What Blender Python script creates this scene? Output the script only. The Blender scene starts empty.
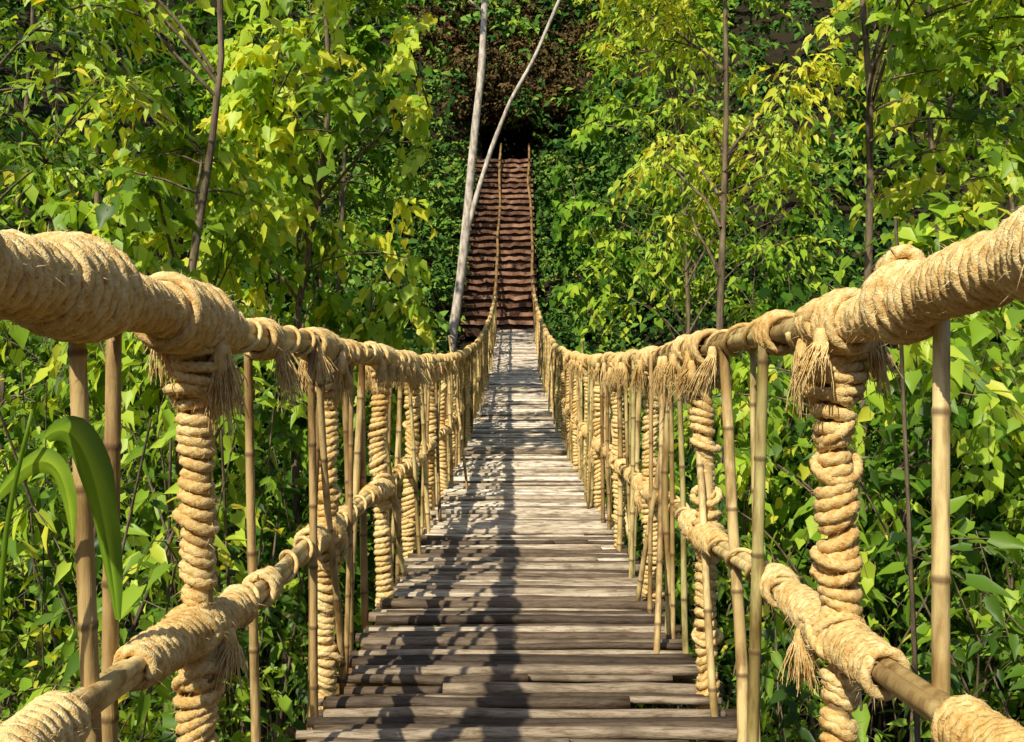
import bpy, math, numpy as np
from mathutils import Vector
rng=np.random.default_rng(7)
scene=bpy.context.scene
scene.view_settings.view_transform='Standard'
scene.view_settings.look='None'
scene.view_settings.exposure=0
TAU=2*math.pi

# ---------------------------------------------------------------- mesh helpers
class MB:
    def __init__(s): s.V=[];s.Q=[];s.T=[];s.A=[];s.B=[];s.n=0
    def add(s,V,Q=None,T=None,a=0.0,b=0.0):
        m=len(V)
        s.V.append(np.asarray(V,float))
        if Q is not None and len(Q): s.Q.append(np.asarray(Q)+s.n)
        if T is not None and len(T): s.T.append(np.asarray(T)+s.n)
        s.A.append(np.broadcast_to(np.asarray(a,float),(m,)).copy())
        s.B.append(np.broadcast_to(np.asarray(b,float),(m,)).copy())
        s.n+=m
    def build(s,name,mat,parent=None,smooth=True):
        me=bpy.data.meshes.new(name)
        V=np.concatenate(s.V)
        Q=np.concatenate(s.Q) if s.Q else np.zeros((0,4),int)
        T=np.concatenate(s.T) if s.T else np.zeros((0,3),int)
        me.vertices.add(len(V)); me.vertices.foreach_set('co',V.astype(np.float32).ravel())
        li=np.concatenate([Q.ravel(),T.ravel()]).astype(np.int32)
        me.loops.add(len(li)); me.loops.foreach_set('vertex_index',li)
        tot=np.concatenate([np.full(len(Q),4),np.full(len(T),3)]).astype(np.int32)
        st=np.concatenate([[0],np.cumsum(tot)[:-1]]).astype(np.int32)
        me.polygons.add(len(tot)); me.polygons.foreach_set('loop_start',st); me.polygons.foreach_set('loop_total',tot)
        me.polygons.foreach_set('use_smooth',np.full(len(tot),smooth))
        me.update(calc_edges=True)
        for nm,arr in (('rnd',s.A),('aux',s.B)):
            at=me.attributes.new(nm,'FLOAT','POINT'); at.data.foreach_set('value',np.concatenate(arr).astype(np.float32))
        me.materials.append(mat)
        ob=bpy.data.objects.new(name,me); scene.collection.objects.link(ob)
        if parent: ob.parent=parent
        return ob
def empty(name):
    e=bpy.data.objects.new(name,None); scene.collection.objects.link(e); e.empty_display_size=.3; return e
def nrm(a): return a/(np.linalg.norm(a,axis=-1,keepdims=True)+1e-9)
def tube(mb,P,R,ns=6,ref=None,rnd=0.,aux=None,prof=None,cap=True,flat=None):
    P=np.asarray(P,float); n=len(P); R=np.broadcast_to(np.asarray(R,float),(n,)).copy()
    T=nrm(np.gradient(P,axis=0))
    if ref is None:
        d=np.abs(P[-1]-P[0]); ref=np.eye(3)[np.argmin(d)]
    N=nrm(np.cross(T,ref)); Bv=np.cross(T,N)
    th=np.arange(ns)*TAU/ns
    if prof is None: m=np.ones((n,ns)); ax=np.zeros((n,ns))
    else: m,ax=prof(th,n)
    if aux is not None: ax=np.broadcast_to(np.asarray(aux)[:,None],(n,ns)).copy()
    if cap:
        P=np.concatenate([P[:1],P,P[-1:]]);R=np.concatenate([[R[0]*.02],R,[R[-1]*.02]])
        N=np.concatenate([N[:1],N,N[-1:]]);Bv=np.concatenate([Bv[:1],Bv,Bv[-1:]])
        m=np.concatenate([m[:1],m,m[-1:]]);ax=np.concatenate([ax[:1],ax,ax[-1:]]);n+=2
    V=P[:,None]+(R[:,None]*m)[...,None]*(np.cos(th)[None,:,None]*N[:,None]+np.sin(th)[None,:,None]*Bv[:,None])
    if flat is not None:
        V[...,2]=P[:,None,2]+(V[...,2]-P[:,None,2])*flat
    i=np.arange(n-1)[:,None]*ns; j=np.arange(ns)[None]; j2=(j+1)%ns
    Q=np.stack([i+j,i+j2,i+ns+j2,i+ns+j],-1).reshape(-1,4)
    mb.add(V.reshape(-1,3),Q=Q,a=rnd,b=ax.ravel())
def arclen(P):
    return np.concatenate([[0],np.cumsum(np.linalg.norm(np.diff(P,axis=0),axis=1))])
mbh=MB()
def hairs(P,r,dens):
    L=arclen(P)[-1]; n=int(L*dens)
    if n<1: return
    i=rng.integers(0,len(P),n); T=nrm(np.gradient(P,axis=0))[i]
    d=nrm(rng.normal(size=(n,3))); d=nrm(d-T*(d*T).sum(1,keepdims=True))
    root=P[i]+d*r*.85; h=nrm(d*.8+T*rng.normal(0,.9,(n,1))+rng.normal(0,.3,(n,3)))
    l=rng.uniform(.006,.030,(n,1)); w=nrm(np.cross(h,rng.normal(size=(n,3))))*.0006
    tip=root+h*l+np.array([0,0,-.25])*l
    V=np.stack([root-w,root+w,tip],1).reshape(-1,3); mbh.add(V,T=np.arange(3*n).reshape(-1,3),a=.5,b=.9)
def rope(mb,P,r,ref,hi=True,rnd=0.5,period=None):
    if not hi: tube(mb,P,r,5,ref,rnd,aux=np.full(len(P),.6)); return
    s=arclen(P); period=period or r*5.2
    def prof(th,n):
        ph=1.5*(th[None]+TAU*s[:,None]/period)
        a=np.abs(np.cos(ph)); return .78+.27*a+rng.normal(0,.025,a.shape), a
    tube(mb,P,r,12,ref,rnd,prof=prof)
    hairs(P,r,210)
def smooth_rand(n,k,amp):
    x=np.linspace(0,1,n); xp=np.linspace(0,1,max(2,k)); return np.interp(x,xp,rng.normal(0,amp,max(2,k)))

# ---------------------------------------------------------------- materials
def mat_new(name):
    m=bpy.data.materials.new(name); m.use_nodes=True; nt=m.node_tree; nt.nodes.clear()
    out=nt.nodes.new('ShaderNodeOutputMaterial'); return m,nt,out
def N(nt,t,**k):
    n=nt.nodes.new(t)
    for a,b in k.items(): setattr(n,a,b)
    return n
def attr(nt,name): 
    n=N(nt,'ShaderNodeAttribute'); n.attribute_name=name; return n.outputs['Fac']
def ramp(nt,fac,stops):
    r=N(nt,'ShaderNodeValToRGB'); e=r.color_ramp.elements
    while len(e)<len(stops): e.new(.5)
    for el,(p,c) in zip(e,stops): el.position=p; el.color=(*c,1)
    nt.links.new(fac,r.inputs[0]); return r.outputs[0]
def noise(nt,scale,detail=4,vec=None,stretch=None,rough=.6):
    n=N(nt,'ShaderNodeTexNoise'); n.inputs['Scale'].default_value=scale; n.inputs['Detail'].default_value=detail; n.inputs['Roughness'].default_value=rough
    tc=N(nt,'ShaderNodeTexCoord'); v=tc.outputs['Object']
    if stretch:
        mp=N(nt,'ShaderNodeMapping'); mp.inputs['Scale'].default_value=stretch; nt.links.new(v,mp.inputs[0]); v=mp.outputs[0]
    nt.links.new(v,n.inputs['Vector']); return n.outputs['Fac']
def mixc(nt,f,a,b,mode='MIX'):
    m=N(nt,'ShaderNodeMix',data_type='RGBA',blend_type=mode)
    for idx,x in ((0,f),(6,a),(7,b)):
        if isinstance(x,(int,float)): m.inputs[idx].default_value=x
        elif isinstance(x,tuple): m.inputs[idx].default_value=(*x,1)
        else: nt.links.new(x,m.inputs[idx])
    return m.outputs[2]
def principled(nt,out,col,rough=.7,bump=None,bs=.3,bd=.01,spec=.3):
    p=N(nt,'ShaderNodeBsdfPrincipled'); nt.links.new(col,p.inputs['Base Color'])
    p.inputs['Roughness'].default_value=rough; p.inputs['Specular IOR Level'].default_value=spec
    if bump is not None:
        b=N(nt,'ShaderNodeBump'); b.inputs['Strength'].default_value=bs; b.inputs['Distance'].default_value=bd
        nt.links.new(bump,b.inputs['Height']); nt.links.new(b.outputs[0],p.inputs['Normal'])
    if out: nt.links.new(p.outputs[0],out.inputs[0])
    return p
def rope_mat():
    m,nt,out=mat_new('jute_rope')
    c=ramp(nt,attr(nt,'aux'),[(0,(.42,.23,.07)),(.35,(.84,.60,.25)),(1,(.97,.79,.42))])  # creases between strands coloured darker, cavity shade put into the rope colour
    n=noise(nt,45,4)
    c=mixc(nt,1.0,c,ramp(nt,n,[(.3,(.70,.58,.42)),(.58,(1.0,1.0,1.0))]),'MULTIPLY')
    n3=noise(nt,3,2)
    c=mixc(nt,1.0,c,ramp(nt,n3,[(.35,(.84,.74,.58)),(.56,(1,1,1))]),'MULTIPLY')
    principled(nt,out,c,.9,noise(nt,300,2),.8,.004,.1); return m
def bamboo_mat(name='dry_bamboo',k=1.):
    m,nt,out=mat_new(name)
    c=ramp(nt,attr(nt,'rnd'),[(0,(.26,.15,.06)),(.35,(.52,.36,.15)),(.7,(.82,.64,.30)),(1,(.48,.43,.17))])
    c=mixc(nt,1.0,c,ramp(nt,noise(nt,6,5,stretch=(5,5,1)),[(.33,(.42,.34,.26)),(.55,(1.03,1.02,1))]),'MULTIPLY')
    c=mixc(nt,1.0,c,ramp(nt,noise(nt,2.5,3),[(.38,(.55,.48,.40)),(.53,(1,1,1))]),'MULTIPLY')
    c=mixc(nt,attr(nt,'aux'),c,(.10,.055,.025))
    principled(nt,out,c,.5,noise(nt,40,3,stretch=(4,4,.4)),.4,.004,.35); return m
def deck_mat():
    m,nt,out=mat_new('weathered_split_bamboo')
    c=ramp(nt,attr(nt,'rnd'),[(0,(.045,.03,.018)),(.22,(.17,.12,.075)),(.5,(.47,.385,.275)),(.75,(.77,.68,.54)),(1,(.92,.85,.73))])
    c=mixc(nt,1.0,c,ramp(nt,noise(nt,5,5,stretch=(2.2,24,10),rough=.7),[(.36,(.42,.35,.28)),(.56,(1.03,1.02,1.0))]),'MULTIPLY')
    c=mixc(nt,attr(nt,'aux'),c,(.07,.045,.025))
    principled(nt,out,c,.55,noise(nt,24,4,stretch=(1,14,8)),.6,.006,.35); return m
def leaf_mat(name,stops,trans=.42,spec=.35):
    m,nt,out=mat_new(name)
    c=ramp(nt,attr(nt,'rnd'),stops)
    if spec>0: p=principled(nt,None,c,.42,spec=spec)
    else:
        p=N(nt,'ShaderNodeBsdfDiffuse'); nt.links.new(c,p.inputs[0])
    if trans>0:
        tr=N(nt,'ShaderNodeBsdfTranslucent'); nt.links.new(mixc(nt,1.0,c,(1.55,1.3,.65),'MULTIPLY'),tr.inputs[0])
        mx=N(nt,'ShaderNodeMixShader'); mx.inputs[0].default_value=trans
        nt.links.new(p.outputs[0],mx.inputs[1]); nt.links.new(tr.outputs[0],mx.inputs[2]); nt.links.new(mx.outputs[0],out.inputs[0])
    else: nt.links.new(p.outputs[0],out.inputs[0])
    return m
def bark_mat(name,a,b,st=(6,6,1)):
    m,nt,out=mat_new(name)
    c=ramp(nt,noise(nt,3,5,stretch=st),[(.32,a),(.62,b)])
    principled(nt,out,c,.8,noise(nt,14,4,stretch=st),.6,.02,.2); return m
def ground_mat():
    m,nt,out=mat_new('leaf_litter_soil')
    c=ramp(nt,noise(nt,1.2,5,rough=.7),[(.3,(.012,.012,.006)),(.5,(.032,.022,.012)),(.65,(.025,.035,.012)),(.8,(.08,.048,.026))])
    principled(nt,out,c,.95,noise(nt,4,4),.8,.15,.1); return m
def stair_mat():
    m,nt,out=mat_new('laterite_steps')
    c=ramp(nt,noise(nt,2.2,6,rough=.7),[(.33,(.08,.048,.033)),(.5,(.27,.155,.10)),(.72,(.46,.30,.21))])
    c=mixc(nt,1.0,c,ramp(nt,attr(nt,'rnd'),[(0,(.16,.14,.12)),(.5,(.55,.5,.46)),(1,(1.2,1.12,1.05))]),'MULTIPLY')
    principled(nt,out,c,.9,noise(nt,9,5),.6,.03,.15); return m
M_rope=rope_mat();M_bam=bamboo_mat();M_deck=deck_mat()
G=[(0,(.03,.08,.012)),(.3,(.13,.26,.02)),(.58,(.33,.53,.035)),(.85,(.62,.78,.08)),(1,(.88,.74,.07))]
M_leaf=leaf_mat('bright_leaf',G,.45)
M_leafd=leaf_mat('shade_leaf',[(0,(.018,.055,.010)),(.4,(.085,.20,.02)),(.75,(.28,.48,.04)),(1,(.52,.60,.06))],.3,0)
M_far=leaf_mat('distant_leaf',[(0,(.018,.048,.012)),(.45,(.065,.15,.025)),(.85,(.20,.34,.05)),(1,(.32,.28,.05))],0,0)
M_brush=leaf_mat('dry_brush_leaf',[(0,(.025,.018,.010)),(.5,(.085,.060,.022)),(1,(.20,.13,.05))],0,0)
M_bark=bark_mat('brown_bark',(.05,.035,.022),(.25,.19,.12))
M_pale=bark_mat('pale_bark',(.26,.20,.15),(.74,.65,.54),(3,3,1))
M_ground=ground_mat(); M_stair=stair_mat()

# ---------------------------------------------------------------- bridge curve
W=.70
def zr(y): y=np.asarray(y,float); return .065+.00375*(y-5.5)**2
def zd(y): return zr(y)-1.25
def zl(y): return zr(y)-.68
Y0,Y1=-3.,32.
bridge=empty('bamboo_rope_bridge')
mb=MB(); y=Y0
while y<Y1:
    w=rng.uniform(.026,.052); y+=w*1.13
    if rng.random()<.14: y+=.020
    xl=-W+.05-rng.uniform(-.03,.06); xr=W+.03+rng.uniform(-.03,.07)
    if rng.random()<.18: 
        if rng.random()<.5: xl+=rng.uniform(.1,.7)
        else: xr-=rng.uniform(.1,.7)
    n=14; x=np.linspace(xl,xr,n)
    yaw=rng.normal(0,.014); 
    zj=rng.normal(0,.007)+(rng.random()<.08)*.018
    P=np.stack([x,y+yaw*x+smooth_rand(n,6,.006),zd(y)-w*.3+smooth_rand(n,5,.004)+zj],1)
    ax=np.zeros(n); 
    for k in range(rng.integers(1,4)): ax[rng.integers(1,13)]=rng.uniform(.2,.8)
    shade_stain_fade=np.clip((y-3.6)/5.5,0,1); rn=rng.beta(1.6,1.2)*(.50+.48*shade_stain_fade)+.16*shade_stain_fade  # near slats darker: tree shade put into the colour, along with wet brown staining
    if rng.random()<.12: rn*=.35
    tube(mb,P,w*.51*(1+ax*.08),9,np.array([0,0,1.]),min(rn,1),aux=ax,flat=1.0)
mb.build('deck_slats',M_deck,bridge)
mb=MB()
for x in (-.66,-.36,0,.36,.70):
    yy=np.arange(Y0,Y1+.01,.4)
    tube(mb,np.stack([x+smooth_rand(len(yy),20,.01),yy,zd(yy)-.105+0*yy],1),.04,8,np.array([0,0,1.]),.0)
for yc in np.arange(Y0+.2,Y1,1.35):
    tube(mb,[[-.80,yc,zd(yc)-.18],[0,yc,zd(yc)-.19],[.80,yc,zd(yc)-.18]],.035,8,np.array([0,0,1.]),.1)
mb.build('deck_bearers',M_bam,bridge)

def bamboo_pole(mb,a,b,r,rnd=None,bend=.012,ns=8,node=.24,taper=.15):
    a=np.array(a,float);b=np.array(b,float);L=np.linalg.norm(b-a); 
    ks=np.arange(rng.uniform(.05,.2),L,node*rng.uniform(.8,1.2))
    t=[0,L]
    for k in ks: t+= [k-.010,k-.003,k+.003,k+.010]
    t+=list(np.arange(0,L,.15)); t=np.unique(np.clip(t,0,L))
    t=t[np.concatenate([[True],np.diff(t)>1e-4])]
    ax=np.zeros(len(t));R=np.ones(len(t))*r*(1-taper*t/L)
    for k in ks:
        d=np.abs(t-k); ax=np.maximum(ax,np.where(d<.004,.75,0)); R=R*np.where(d<.004,1.14,1)
    u=t/L; side=nrm(np.cross(b-a,rng.normal(size=3)))
    P=a+(b-a)*u[:,None]+side*(np.sin(u*math.pi)*rng.normal(0,bend)+np.sin(u*TAU*1.3)*rng.normal(0,bend*.4))[:,None]
    tube(mb,P,R,ns,None,rng.random() if rnd is None else rnd,aux=ax)

mbb=MB(); mbr=MB(); mbt=MB()
yy=np.arange(Y0,Y1+.01,.12)
def rail_center(side,kind,y):
    z=zr(y) if kind=='top' else zl(y)
    ph=1.0 if side>0 else 0.
    up=.012*np.exp(-(y-1.2)**2/.35) if (side>0 and kind=='top') else 0.
    return np.stack([side*W+.010*np.sin(y*3.1+ph),y,z+up+.008*np.sin(y*4.7+ph*2)+.006*np.sin(y*1.9+ph)],-1)
for side in (-1,1):
    for kind,br,pr in (('top',.015,.023),('low',.013,.017)):
        nb=3
        for k in range(nb):
            ph=k*TAU/nb+yy*.5
            C=rail_center(side,kind,yy)
            P=C+np.stack([np.cos(ph)*br,0*yy,np.sin(ph)*br],1)
            ax=np.zeros(len(yy)); ax[rng.integers(0,len(yy),len(yy)//4)]=.5
            tube(mbb,P,pr*(1+.05*(ax>0)),8,np.array([0,0,1.]),rng.uniform(.62,.8),aux=ax*.6)

def wrap_rail(side,kind,y0,y1,Rc,r,hi,bul=.01,lump=.2):
    L=y1-y0; pitch=r*1.95; turns=L/pitch
    per=12
    if hi: per=int(max(30,TAU*Rc/(r*.5)))
    n=int(turns*per)+2; t=np.linspace(0,1,n); y=y0+L*t
    C=rail_center(side,kind,y)
    env=Rc+bul*np.sin(t*math.pi)+smooth_rand(n,int(turns)+2,r*lump)+smooth_rand(n,max(3,int(L/.09)),r*.3)
    ph=t*turns*TAU+rng.random()*6
    tiltx=smooth_rand(n,int(turns/3)+2,r*.75)
    y2=y+smooth_rand(n,int(turns)+2,r*.35)+tiltx*np.cos(ph)
    P=np.stack([C[:,0]+np.cos(ph)*env,y2,C[:,2]+np.sin(ph)*env],1)
    rope(mbr,P,r,np.array([0,1.,0]),hi,.5,period=r*7)
def wrap_post(top,bot,Rc,r,hi,wb=.009):
    top=np.array(top);bot=np.array(bot); L=np.linalg.norm(top-bot); pitch=r*1.98; turns=L/pitch
    per=int(max(30,TAU*Rc/(r*.5))) if hi else 12
    n=int(turns*per)+2;t=np.linspace(0,1,n)
    wob=np.stack([smooth_rand(n,7,wb),smooth_rand(n,7,wb),0*t],1)
    C=bot+(top-bot)*t[:,None]+wob
    env=Rc+smooth_rand(n,int(turns)+2,r*.28)+smooth_rand(n,7,r*.4)
    ph=t*turns*TAU
    tl=smooth_rand(n,12,r*1.1)
    P=C+np.stack([np.cos(ph)*env,np.sin(ph)*env,smooth_rand(n,int(turns*1.5)+2,r*.38)+tl*np.cos(ph)],1)
    rope(mbr,P,r,nrm(top-bot),hi,.5)
def loop(c,nv,rad,r,hi,ex=1.):
    nv=nrm(np.array(nv,float)); a=nrm(np.cross(nv,[0.3,1,0.2])); b=np.cross(nv,a)
    n=44 if hi else 14; t=np.linspace(0,TAU,n)
    P=np.array(c)+rad*(np.cos(t)[:,None]*a+ex*np.sin(t)[:,None]*b)+np.stack([smooth_rand(n,6,.003) for _ in range(3)],1)
    rope(mbr,P,r,nv,hi,.5)
def tassel(p,L,spread,nst=55,thick=.0019):
    p=np.array(p)
    tube(mbt,[p+[0,0,.03],p+[0,0,.01],p+[0,0,-.02],p+[0,0,-.05]],[.010,.016,.017,.012],8,None,.5,aux=np.full(4,.55))
    sw=rng.normal(0,.02,2)
    for k in range(nst):
        a=rng.random()*TAU; q=np.sqrt(rng.random()); l=L*rng.uniform(.45,1.15); t=np.linspace(0,1,6)
        sp=spread*q*rng.uniform(.4,1.3)
        base=p+np.array([np.cos(a),np.sin(a),0])*.015*q
        P=base+np.stack([np.cos(a)*sp*t+sw[0]*t,np.sin(a)*sp*t+sw[1]*t,-l*t**1.1],1)+np.stack([np.cumsum(rng.normal(0,.0026,6)),np.cumsum(rng.normal(0,.0026,6)),0*t],1)
        tube(mbt,P,[thick*1.3,thick*1.2,thick,thick,thick*.8,thick*.5],3,None,.5,aux=np.full(6,rng.uniform(.35,1)),cap=False)

majors=[1.97+1.35*k for k in range(-3,23)]
for yi,yp in enumerate(majors):
    if yp<Y0 or yp>Y1: continue
    for side in (-1,1):
        hi=.5<yp<6.5; mid=yp<15
        xp=side*W; bx=xp-side*rng.uniform(-.03,.03)
        top=np.array([xp,yp,zr(yp)+.02]); bot=np.array([bx,yp+rng.normal(0,.03),zd(yp)-.22])
        rp=rng.uniform(.028,.036)
        bamboo_pole(mbb,bot,top+[0,0,rng.uniform(.0,.03)],.024,.5)
        if mid:
            r=rng.uniform(.0125,.0165) if hi else .018
            wrap_post(top-[0,0,.02],bot+[0,0,.02],rp,r,hi)
            if hi:
                wrap_post(top-[0,0,.05],top-[0,0,rng.uniform(.13,.2)],rp+.020,.012,True,.004)
                for q in range(5):
                    u=rng.uniform(.08,.9); loop(bot+(top-bot)*u,[rng.normal(0,.45),rng.normal(0,.45),1],rp+.014,.0125,True)
            r2=.0115
            if yp<2.5 and yp>1: 
                if side<0:
                    wrap_rail(side,'top',.70,2.16,.046,.0125,hi,.0,.25)
                    wrap_rail(side,'top',1.34,1.56,.064,.012,hi,.008,.3); wrap_rail(side,'top',1.80,2.02,.062,.012,hi,.008,.3); wrap_rail(side,'top',.8,1.12,.066,.012,hi,.006,.3)
                else:
                    wrap_rail(side,'top',.70,2.02,.041,.011,hi,.0,.25);wrap_rail(side,'top',1.56,1.66,.056,.011,hi,.006);wrap_rail(side,'top',1.86,2.0,.056,.011,hi,.006);wrap_rail(side,'top',1.0,1.22,.055,.011,hi,.004)
                    loop([W,1.62,zr(1.62)+.062],[.3,.8,.2],.033,.012,True); loop([W,1.65,zr(1.65)+.057],[.5,.6,.3],.03,.012,True)
            else: wrap_rail(side,'top',yp-rng.uniform(.10,.2),yp+rng.uniform(.08,.16),.047,r2,hi,.010)
            wrap_rail(side,'low',yp-rng.uniform(.16,.32),yp+rng.uniform(.16,.34),.038,r2,hi,.006)
            if yp<2.5 and yp>1: wrap_rail(side,'low',1.0,1.4,.037,.011,hi,.002)
            for sgn in (-1,1):
                for o in (-1,0,1):
                    if not hi and o: continue
                    loop(top+[0,o*.022,-.03],[.0,sgn*.9,.7+rng.normal(0,.15)],.067,.0120,hi,.95)
                    loop(np.array([xp+(bx-xp)*.5,yp+o*.02,zl(yp)]),[.0,sgn*.9,.8+rng.normal(0,.15)],.056,.011,hi,.95)
            if yp>-1:
                ns=90 if hi else 24
                for q in range(rng.integers(1,3) if hi else 1):
                    tassel([xp-side*rng.uniform(.05,.075),yp-rng.uniform(-.07,.14),zr(yp)-.04-rng.uniform(0,.04)],rng.uniform(.09,.16),.034,ns,.0017 if hi else .0035)
                if hi: tassel([xp+side*.065,yp-.03,zr(yp)-.03],rng.uniform(.10,.15),.034,ns,.0017)
                if rng.random()<.5: tassel([xp-side*.06,yp+.05,zl(yp)-.04],.10,.03,ns,.0018 if hi else .0035)
        else:
            n=40;t=np.linspace(0,1,n)
            tube(mbr,bot+(top-bot)*t[:,None],.048*(1+.1*np.sin(t*n*2.2)),8,None,.5,aux=.5+.4*np.sin(t*n*2.2))
            n=14;y=np.linspace(yp-.15,yp+.15,n); tube(mbr,rail_center(side,'top',y),.062,8,np.array([0,0,1.]),.5,aux=np.tile([.3,.9],7))
        if yp<2.5: ks=[.86,1.06] if side<0 else [.5,.93]
        elif yp<4: ks=[.50,.98,1.15] if side<0 else [.45,.96,.78]
        else: ks=[.33,.62,1.0,rng.uniform(.2,1.2)]+([rng.uniform(.2,1.2)] if yp>5 else [])+([rng.uniform(.2,1.2)] if yp>8 else [])
        for k in ks:
            y=yp-1.35+k+rng.normal(0,.02 if yp<4 else .06)
            r=rng.uniform(.0105,.020) if yp>2.5 else .017
            xo=xp+side*(.032 if yp<2.5 else rng.choice([-1,1])*.032)
            lean=.02 if yp<2.5 else .04
            bamboo_pole(mbb,[xo+rng.normal(0,lean),y+rng.normal(0,lean*2.2),zd(y)-rng.uniform(.05,.3)],[xo,y,zr(y)+rng.uniform(-.02,.035)],r)
            if mid and yp>2.5 and rng.random()<.7:
                wrap_rail(side,'top',y-.05,y+.05,.047,.010,hi,.004)
                if rng.random()<.6: wrap_rail(side,'low',y-.045,y+.045,.038,.010,hi,.003)
            if y>1.9 and y<10 and rng.random()<.45:
                tassel([xp-side*.06,y,zr(y)-.04],rng.uniform(.08,.17),.03,65 if hi else 24,.0017 if hi else .0032)
for (s,ya,yb,za,zb,xa,xb) in [(1,3.0,3.45,0,.05,.03,.02),(1,6.2,7.1,0,.0,-.1,.02),(-1,5.2,4.6,0,.03,.06,-.02),(-1,8.6,10.2,0,.25,.25,-.05),(1,10,9.3,0,.2,-.05,.0),(-1,3.4,3.0,0,.03,.05,.03),(-1,7.0,7.9,0,.1,.12,.0),(1,4.6,4.1,0,.06,.08,-.03),(1,3.7,4.3,0,.02,.12,.0)]:
    bamboo_pole(mbb,[s*W-s*xa,ya,zd(ya)+za-.05],[s*W-s*xb,yb,zr(yb)+zb],.014)
for side in (-1,1):
    for kind,R in (('top',.044),('low',.036)):
        y=np.arange(2.2,14,.012); C=rail_center(side,kind,y); ph=y*TAU/.21+np.sin(y*3)
        P=C+np.stack([np.cos(ph)*R,0*y,np.sin(ph)*R],1)
        rope(mbr,P,.007,np.array([0,1.,0]),False)
mbb.build('bamboo_rails_and_posts',M_bam,bridge)
mbr.build('rope_lashings',M_rope,bridge)
mbt.build('frayed_rope_ends',M_rope,bridge)
mbh.build('loose_rope_fibres',M_rope,bridge)

# ---------------------------------------------------------------- staircase
SY,SZ=32.3,1.45; RUN,RISE,NS=.50,.35,26
stair=MB()
for k in range(NS):
    y0=SY+k*RUN; y1=y0+RUN+.14; z1=SZ+(k+1)*RISE; z0=z1-RISE-.2
    n=14; xs=np.linspace(-1.95,.85,n)
    fz=z1+rng.normal(0,.022,n); fy=y0+rng.normal(0,.035,n)
    V=np.concatenate([np.stack([xs,fy+.13,np.full(n,z0)],1),np.stack([xs,fy+.12,fz-.15],1),np.stack([xs,fy,fz-.14],1),np.stack([xs,fy+.01,fz],1),np.stack([xs,np.full(n,y1),fz+.01],1)])
    Q=[]
    for r in range(4):
        for i in range(n-1): a=r*n+i; Q.append([a,a+1,a+n+1,a+n])
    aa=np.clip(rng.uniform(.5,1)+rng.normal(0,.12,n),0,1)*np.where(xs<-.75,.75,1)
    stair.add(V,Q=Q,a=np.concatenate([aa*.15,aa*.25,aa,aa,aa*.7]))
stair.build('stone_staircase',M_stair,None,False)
sr=MB()
for side in (-1,1):
    t=np.linspace(0,1,40); y=32+13.2*t
    P=np.stack([side*W+smooth_rand(40,10,.03),y,2.70+8.7*t-.9*np.sin(t*math.pi)],1)
    tube(sr,P,.055,8,np.array([1.,0,0]),.15)
    P2=P-[0,0,.5]; tube(sr,P2,.035,8,np.array([1.,0,0]),.1)
    for q in np.arange(.03,1,.045):
        yq=32+13.2*q; zt=2.70+8.7*q-.9*math.sin(q*math.pi); zb=SZ+(yq-SY)*RISE/RUN-.1
        bamboo_pole(sr,[side*W,yq,zb],[side*W,yq,zt+.1],.032,.1)
sr.build('stair_handrail',M_bam)

# ---------------------------------------------------------------- ground
def gz(x,y):
    x=np.asarray(x,float);y=np.asarray(y,float)
    b=np.interp(y,[-200,-40,-4,-1.8,1,8,20,27,31.6,32.2,45.3,45.9,100,160,320],[20,4,-1.0,-1.3,-3.6,-5.2,-5.2,-3.2,.9,1.25,10.2,13.2,55,80,95])
    nz=.35*np.sin(x*.9+y*.5)+.3*np.sin(x*.37-y*.8+1)+.18*np.sin(x*2.1+y*1.7)
    lat=np.maximum(0,np.abs(x)-7)*.55; lat=np.minimum(lat,40)*np.clip((110-y)/80,0.1,1)
    calm=np.clip((np.abs(x+.6)-1.6)/1.5,0,1)
    bank=np.where((y>32)&(y<45.4),.35*calm,0)
    amp=np.where((y>30)&(y<46),calm,1)
    low=np.where((y>32)&(y<45.4)&(calm<.4),-.45,0)
    z=b+nz*amp+lat+bank+low
    return np.where((np.abs(x+.1)<1.5)&(y>45.2)&(y<49),10.25,z)
u=np.linspace(-1,1,181); gx=np.sign(u)*np.abs(u)**1.9*260
gy=np.concatenate([np.linspace(-200,-6,25),np.arange(-5,56,.35),np.linspace(57,320,70)])
X,Yg=np.meshgrid(gx,gy); Z=gz(X,Yg)
V=np.stack([X.ravel(),Yg.ravel(),Z.ravel()],1); nx=len(gx); i=np.arange(len(gy)-1)[:,None]*nx; j=np.arange(nx-1)[None]
Q=np.stack([i+j,i+j+1,i+nx+j+1,i+nx+j],-1).reshape(-1,4)
g=MB(); g.add(V,Q=Q); g.build('hillside_ground',M_ground)

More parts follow.
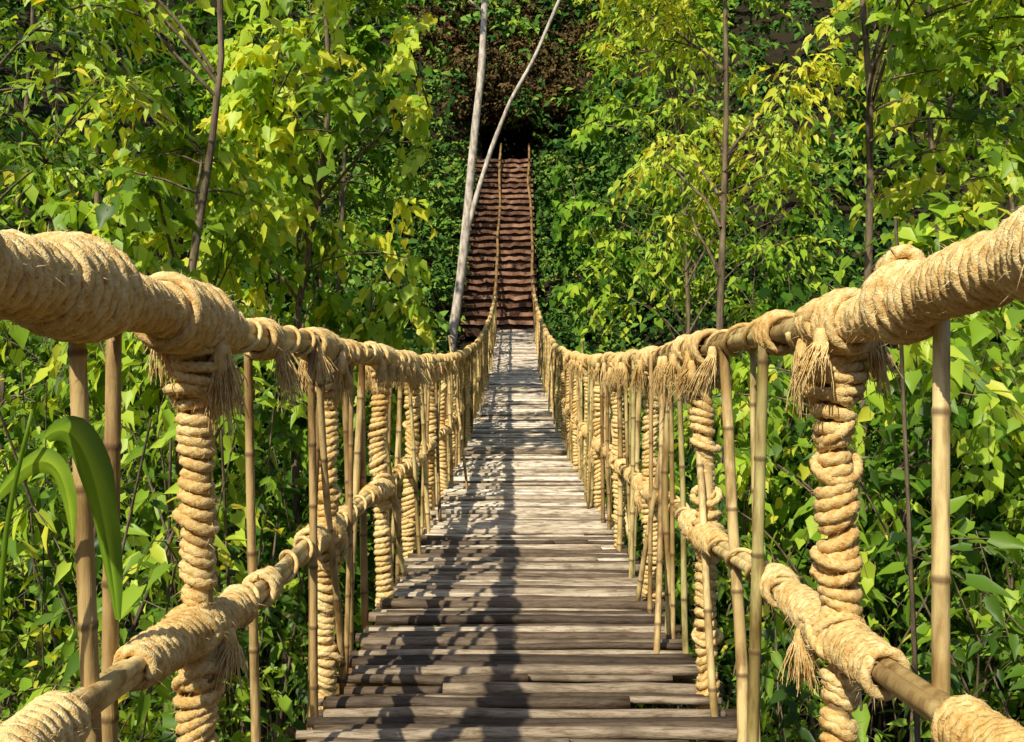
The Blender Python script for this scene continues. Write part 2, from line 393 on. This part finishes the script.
# ---------------------------------------------------------------- foliage
HEART=np.array([[0,0,0],[.48,0,-.05],[1,0,-.22],[-.06,.26,.05],[.30,.40,.07],[.70,.17,-.04],[-.06,-.26,.05],[.30,-.40,.07],[.70,-.17,-.04]])
HQ=np.array([[0,1,4,3],[1,2,5,4],[0,6,7,1],[1,7,8,2]])
LANCE=HEART*np.array([1,.55,.8])
DIA=np.array([[0,0,0],[1,0,-.15],[.4,.30,.06],[.4,-.30,.06]]); DT=np.array([[0,1,2],[0,3,1]])
def leaves(mb,P,D,S,tint,tpl='heart'):
    n=len(P); D=nrm(D); up=np.array([-.2,-.5,1.])+rng.normal(0,.5,(n,3))
    Sd=nrm(np.cross(D,up)); Nn=np.cross(Sd,D)
    Nn=np.where(Nn[:,2:3]<0,-Nn,Nn)
    tp={'heart':HEART,'lance':LANCE,'dia':DIA}[tpl]
    V=P[:,None]+S[:,None,None]*(tp[None,:,0:1]*D[:,None]+tp[None,:,1:2]*Sd[:,None]+tp[None,:,2:3]*Nn[:,None])
    k=len(tp); off=(np.arange(n)*k)[:,None,None]
    a=np.repeat(np.clip(tint,0,1),k)
    if tpl=='dia': mb.add(V.reshape(-1,3),T=(DT[None]+off).reshape(-1,3),a=a)
    else: mb.add(V.reshape(-1,3),Q=(HQ[None]+off).reshape(-1,4),a=a)
def keep(P):
    x,y,z=P.T
    xl=-np.maximum(.98,.068*y); xr=np.where(y<20,1.0,.92)
    inside=(x>xl)&(x<xr)&(y<31.6)&(y>-3)
    inside|=(x>-1.75)&(x<.82)&(y>31.5)&(y<49.5)&(z<10.5+(y-30)*.12)
    return ~inside
def clusters(mbl,mbw,C,k,m,L,ls,tint,droop,tpl,outdir=None,twr=.004,twigs=True,tj=.12):
    n=len(C)
    d=rng.normal(size=(n,k,3)); d[...,2]=d[...,2]*.6+.15
    if outdir is not None: d+=outdir[:,None]*.8
    d=nrm(d); l=L*rng.uniform(.6,1.3,(n,k,1))
    t=(np.arange(m)+.6)/m
    def pos(tt): return C[:,None,None]+d[:,:,None]*l[:,:,None]*tt[None,None,:,None]+np.array([0,0,-1.])*(droop*l[:,:,None]*tt[None,None,:,None]**2)
    P=pos(t); 
    alt=np.where(np.arange(m)%2,1,-1)[None,None,:,None]
    sd=nrm(np.cross(d,[0,0,1.]))[:,:,None]*alt
    D=d[:,:,None]*.45+sd*.6+np.array([0,0,-1.])*droop*1.0+rng.normal(0,.3,P.shape)
    ti=np.clip(tint[:,None,None]+rng.normal(0,tj,(n,k,1))+rng.normal(0,.09,(n,k,m)),0,.92)
    ti=np.where(rng.random(ti.shape)<.005,1.,ti)
    P=P.reshape(-1,3);D=D.reshape(-1,3);ti=ti.ravel()
    S=ls*rng.uniform(.5,1.3,len(P)); ok=keep(P)&keep(P+nrm(D)*S[:,None])
    leaves(mbl,P[ok],D[ok],S[ok],ti[ok],tpl)
    if twigs:
        tt=np.linspace(0,1,4); TP=pos(tt)
        for a in range(n):
            for b in range(k):
                if keep(TP[a,b]).all(): tube(mbw,TP[a,b],[twr,twr*.9,twr*.7,twr*.4],3,None,cap=False)
def tree(base,crown,rad,ncl,ls=.11,tint=.5,droop=.6,tpl='heart',mat=None,trunk_r=.06,L=.55,k=5,m=8,bark=M_bark,name='broadleaf_tree',tsd=.17):
    mat=mat or M_leaf
    e=empty(name); bl=MB(); bw=MB()
    bx,by=base; bz=float(gz(bx,by))-.2; c=np.array(crown,float); r=np.array(rad,float)
    top=c+[0,0,r[2]*.8]
    n=14;t=np.linspace(0,1,n)
    TP=np.stack([bx+(top[0]-bx)*t+smooth_rand(n,5,.14)*np.minimum(1,t*3),by+(top[1]-by)*t+smooth_rand(n,5,.12),bz+(top[2]-bz)*t],1)
    tube(bw,TP,trunk_r*(1-.8*t)+.008,8)
    nb=max(6,ncl//9); qb=nrm(rng.normal(size=(nb,3)))*(rng.uniform(.3,1,(nb,1))**.5)
    q=qb[rng.integers(0,nb,ncl)]+rng.normal(0,.17,(ncl,3))
    C=c+q*r; kk=keep(C); C=C[kk]; q=q[kk]
    nl=max(4,len(C)//7); idx=rng.permutation(len(C))
    limb_end=[]
    for a in range(nl):
        e_=C[idx[a]]; tz=np.clip((e_[2]-.5*r[2]*.6-bz)/(top[2]-bz),.12,.92)
        s=np.array([np.interp(tz,t,TP[:,i]) for i in range(3)])
        u=np.linspace(0,1,8)[:,None]; mid=(s+e_)/2+[0,0,.25*np.linalg.norm(e_-s)]+rng.normal(0,.12,3)
        P=(1-u)**2*s+2*u*(1-u)*mid+u*u*e_
        P+=np.stack([smooth_rand(8,5,.03)]*3,1)
        if keep(P).all(): tube(bw,P,np.linspace(trunk_r*.38,.007,8),5,cap=False); limb_end.append(P)
    LP=np.concatenate(limb_end+[TP[5:]])
    for a in idx[nl:]:
        e_=C[a]; dd=np.linalg.norm(LP-e_,axis=1)+np.where(LP[:,2]>e_[2],.4,0); s=LP[np.argmin(dd)]
        u=np.linspace(0,1,5)[:,None]; mid=(s+e_)/2+[0,0,.15*np.linalg.norm(e_-s)]+rng.normal(0,.05,3)
        P=(1-u)**2*s+2*u*(1-u)*mid+u*u*e_
        if keep(P).all(): tube(bw,P,np.linspace(.012,.005,5),4,cap=False)
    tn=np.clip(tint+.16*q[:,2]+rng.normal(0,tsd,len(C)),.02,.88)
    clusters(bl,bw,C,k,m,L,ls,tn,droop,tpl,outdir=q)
    bw.build('trunk_and_branches',bark,e); bl.build('foliage',mat,e); return e
T=tree
# left
T((-2.9,7.3),(-2.45,7.4,2.5),(1.3,1.6,2.9),75,ls=.145,tint=.72,trunk_r=.05,droop=.8)
T((-4.7,6.8),(-4.2,6.6,1.0),(1.5,1.7,3.8),75,ls=.11,tint=.40,tpl='lance',trunk_r=.05,L=.5)
T((-2.9,11),(-2.3,11,3.2),(1.4,1.8,3.6),95,tint=.74,ls=.17,droop=.8)
T((-5.4,11.5),(-5.3,11.5,3),(2.3,2,4.8),85,tint=.48,ls=.16,L=.65)
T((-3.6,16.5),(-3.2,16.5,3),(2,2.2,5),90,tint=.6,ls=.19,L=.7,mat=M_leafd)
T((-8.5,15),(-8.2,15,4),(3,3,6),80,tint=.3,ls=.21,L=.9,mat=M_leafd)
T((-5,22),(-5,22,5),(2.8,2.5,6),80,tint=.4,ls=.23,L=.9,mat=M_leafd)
# right
T((2.9,7.6),(2.9,7.6,1.9),(1.5,1.6,3.2),75,ls=.135,tint=.62,trunk_r=.05,droop=.7)
T((4.6,6.6),(4.4,6.6,1.4),(1.6,1.6,3.8),80,ls=.12,tint=.60,trunk_r=.05)
T((2.4,10.5),(2.3,10.5,3.6),(1.6,1.6,2.6),90,ls=.135,tint=.86,tpl='lance',L=.6,tsd=.1)
T((5.6,11.5),(5.3,11.5,3),(2.3,2,4.8),85,tint=.6,ls=.16,L=.65)
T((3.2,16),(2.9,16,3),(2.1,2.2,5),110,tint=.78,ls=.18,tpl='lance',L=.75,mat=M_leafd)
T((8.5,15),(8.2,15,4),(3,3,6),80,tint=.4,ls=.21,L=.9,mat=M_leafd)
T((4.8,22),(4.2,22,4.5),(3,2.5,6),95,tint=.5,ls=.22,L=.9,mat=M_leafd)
def thicket(name,xr,yr,n,hr,ls,tint,mat,tpl='lance'):
    e=empty(name); bl=MB();bw=MB()
    for _ in range(n):
        x=rng.uniform(*xr);y=rng.uniform(*yr); z=float(gz(x,y)); h=rng.uniform(*hr)
        lean=rng.normal(0,.18,2)*h; nn=8;t=np.linspace(0,1,nn)
        P=np.stack([x+lean[0]*t**1.5+smooth_rand(nn,4,.04),y+lean[1]*t**1.5,z-.1+h*t],1)
        if not keep(P).all(): continue
        tube(bw,P,rng.uniform(.008,.024)*(1-.7*t),4,None,rng.random(),cap=False)
        nc=max(2,int(h*1.4)); tt=rng.uniform(.35,1,nc)**.8; C=np.stack([np.interp(tt,t,P[:,i]) for i in range(3)],1)
        clusters(bl,bw,C,3,6,.42,ls,np.clip(tint+rng.normal(0,.2,nc),0,.85),.5,tpl,twr=.003)
    bw.build('stems',M_bark,e); bl.build('foliage',mat,e)
thicket('undergrowth_thicket',(-5.5,-1.25),(3.2,8),115,(2.,4.8),.12,.42,M_leaf)
thicket('undergrowth_thicket',(1.25,5.5),(3.2,8),115,(2.,4.8),.12,.36,M_leaf)
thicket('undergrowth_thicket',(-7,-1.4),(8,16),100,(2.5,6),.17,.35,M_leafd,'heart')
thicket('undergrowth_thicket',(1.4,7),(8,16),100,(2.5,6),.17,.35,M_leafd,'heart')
def scatter(name,n,xr,yr,h,ls,L,mat,tint,m=8,k=4,zf=None):
    x=rng.uniform(*xr,n);y=rng.uniform(*yr,n);z=gz(x,y)
    lump=.5+.5*np.sin(x*.8+1.3*np.sin(y*.5))*np.cos(y*.9+x*.3)
    C=np.stack([x,y,z+rng.uniform(0,1,n)*h*(.35+lump) if zf is None else rng.uniform(*zf,n)],1); C=C[keep(C)]
    tn=np.clip(tint+rng.normal(0,.17,len(C))+.18*(np.sin(C[:,0]*1.3+C[:,1])),0,.9)
    bl=MB(); clusters(bl,None,C,k,m,L,ls,tn,.45,'dia',twigs=False)
    bl.build(name,mat)
scatter('ravine_shrub_foliage',1800,(-11,11),(14,32),4.,.21,.7,M_far,.5)
scatter('hillside_shrub_foliage',1400,(-9,8),(31,47),2.4,.22,.7,M_far,.6)
scatter('overhanging_brush_foliage',420,(-3.2,3.0),(43.8,49),0,.24,.8,M_brush,.5,zf=(12.9,15.6))
scatter('hilltop_shrub_foliage',700,(-6,6),(49.5,57),2.6,.26,.8,M_brush,.6)
scatter('hillside_forest_foliage',3000,(-42,42),(50,100),5.5,.5,1.7,M_far,.40)
scatter('hillside_forest_foliage',1800,(-38,38),(20,46),6,.40,1.4,M_far,.40)

# pale forked tree
pt=empty('pale_forked_tree'); mb=MB()
def spl(pts,n=40):
    p=np.array(pts,float); s=np.linspace(0,1,len(p)); u=np.linspace(0,1,n)
    q=np.stack([np.interp(u,s,p[:,i]) for i in range(3)],1)
    for _ in range(3): q[1:-1]=(q[:-2]+2*q[1:-1]+q[2:])/4
    return q
z0=float(gz(-2.3,30))-.3
A=spl([(-2.3,30,z0),(-2.17,30,.7),(-1.9,30,2.4),(-1.63,30,4.7),(-1.5,30,6.4),(-1.3,30,8.4),(-1.1,30,10.1),(-1.,30.2,13)])
tube(mb,A,np.linspace(.17,.11,40)*(1+smooth_rand(40,14,.05)),12)
B=spl([(-1.66,30,4.4),(-1.23,29.9,6),(-.77,29.8,7.4),(-.17,29.7,8.9),(.6,29.6,10.2),(1.6,29.5,12.5)])
tube(mb,B,np.linspace(.09,.055,40)*(1+smooth_rand(40,14,.06)),10)
for k in range(3):
    s=A[37+k]; dd=np.array([rng.normal(0,1),rng.normal(0,.6),1.])
    tube(mb,spl([s,s+dd*.8,s+dd*1.7+[0,0,.4]],8),np.linspace(.05,.015,8),6)
mb.build('trunk_and_limbs',M_pale,pt)
bl=MB();bw=MB(); C=np.array([-1.2,30,14.3])+rng.normal(0,1,(60,3))*[1.8,1.5,.9]; clusters(bl,bw,C,4,8,.7,.2,np.full(60,.55),.5,'heart'); bw.build('twigs',M_pale,pt); bl.build('foliage',M_leaf,pt)

# long blade-leaf plant growing up past the left balustrade
bp=empty('blade_leaf_plant'); ml=MB(); ms=MB()
stem=spl([(-.86,1.45,-3.4),(-.84,1.42,-1.5),(-.80,1.38,-.3),(-.72,1.34,-.06)],14); tube(ms,stem,np.linspace(.009,.003,14),6,None,.4)
def blade(p0,p1,p2,w,tint):
    n=18;u=np.linspace(0,1,n)[:,None]; P=(1-u)**2*np.array(p0)+2*u*(1-u)*np.array(p1)+u*u*np.array(p2)
    T_=nrm(np.gradient(P,axis=0)); S=nrm(np.cross(T_,[.25,1,.1])); ww=(w*np.sin(np.clip(u*.93+.05,0,1)*math.pi)**.7)*(1+smooth_rand(n,8,.08)[:,None])
    Nn=np.cross(S,T_); V=[];A_=[]
    for q,f,tt in ((-1,.3,0),(-.5,.1,.10),(-.06,0,.0),(.06,0,.22),(.5,.14,.04),(1,.3,-.05)): V.append(P+S*ww*q+Nn*ww*f); A_.append(np.full(n,tint+tt)+smooth_rand(n,9,.06))
    Q=[]
    for r in range(5):
        for i in range(n-1): a=r*n+i; Q.append([a,a+1,a+n+1,a+n])
    ml.add(np.concatenate(V),Q=Q,a=np.concatenate(A_))
blade((-.70,1.34,-.10),(-.61,1.30,-.03),(-.575,1.30,-.36),.030,.32)
blade((-.80,1.38,-.2),(-.68,1.36,-.05),(-.67,1.36,-.26),.018,.42)
blade((-.82,1.40,-.5),(-.95,1.3,-.3),(-1.0,1.2,-.7),.022,.35)
ms.build('stem',M_leaf,bp); ml.build('leaf_blades',M_leaf,bp)

# ---------------------------------------------------------------- light
el=math.radians(43); az=math.radians(29)
sun_from=Vector((-math.sin(az)*math.cos(el),-math.cos(az)*math.cos(el),math.sin(el)))
ld=bpy.data.lights.new('sun','SUN'); ld.energy=5.0; ld.angle=math.radians(.6); ld.color=(1,.92,.74)
lo=bpy.data.objects.new('sun',ld); scene.collection.objects.link(lo); lo.rotation_euler=(-sun_from).to_track_quat('-Z','Y').to_euler()
w=bpy.data.worlds.new("World"); scene.world=w; w.use_nodes=True; nt=w.node_tree
bg=nt.nodes['Background']; sk=nt.nodes.new('ShaderNodeTexSky'); sk.sky_type='NISHITA'; sk.sun_disc=False
sk.sun_elevation=el; sk.sun_rotation=math.atan2(sun_from.x,sun_from.y)
nt.links.new(sk.outputs[0],bg.inputs[0]); bg.inputs[1].default_value=.15

cd=bpy.data.cameras.new('camera'); cam=bpy.data.objects.new('camera',cd); scene.collection.objects.link(cam)
cd.sensor_width=36; cd.lens=36*900/1024; cd.clip_start=.05; cd.clip_end=1500
cam.location=(0,0,0); cam.rotation_euler=(math.pi/2,0,.0033)
scene.camera=cam
print('verts',sum(len(o.data.vertices) for o in scene.objects if o.type=='MESH'))
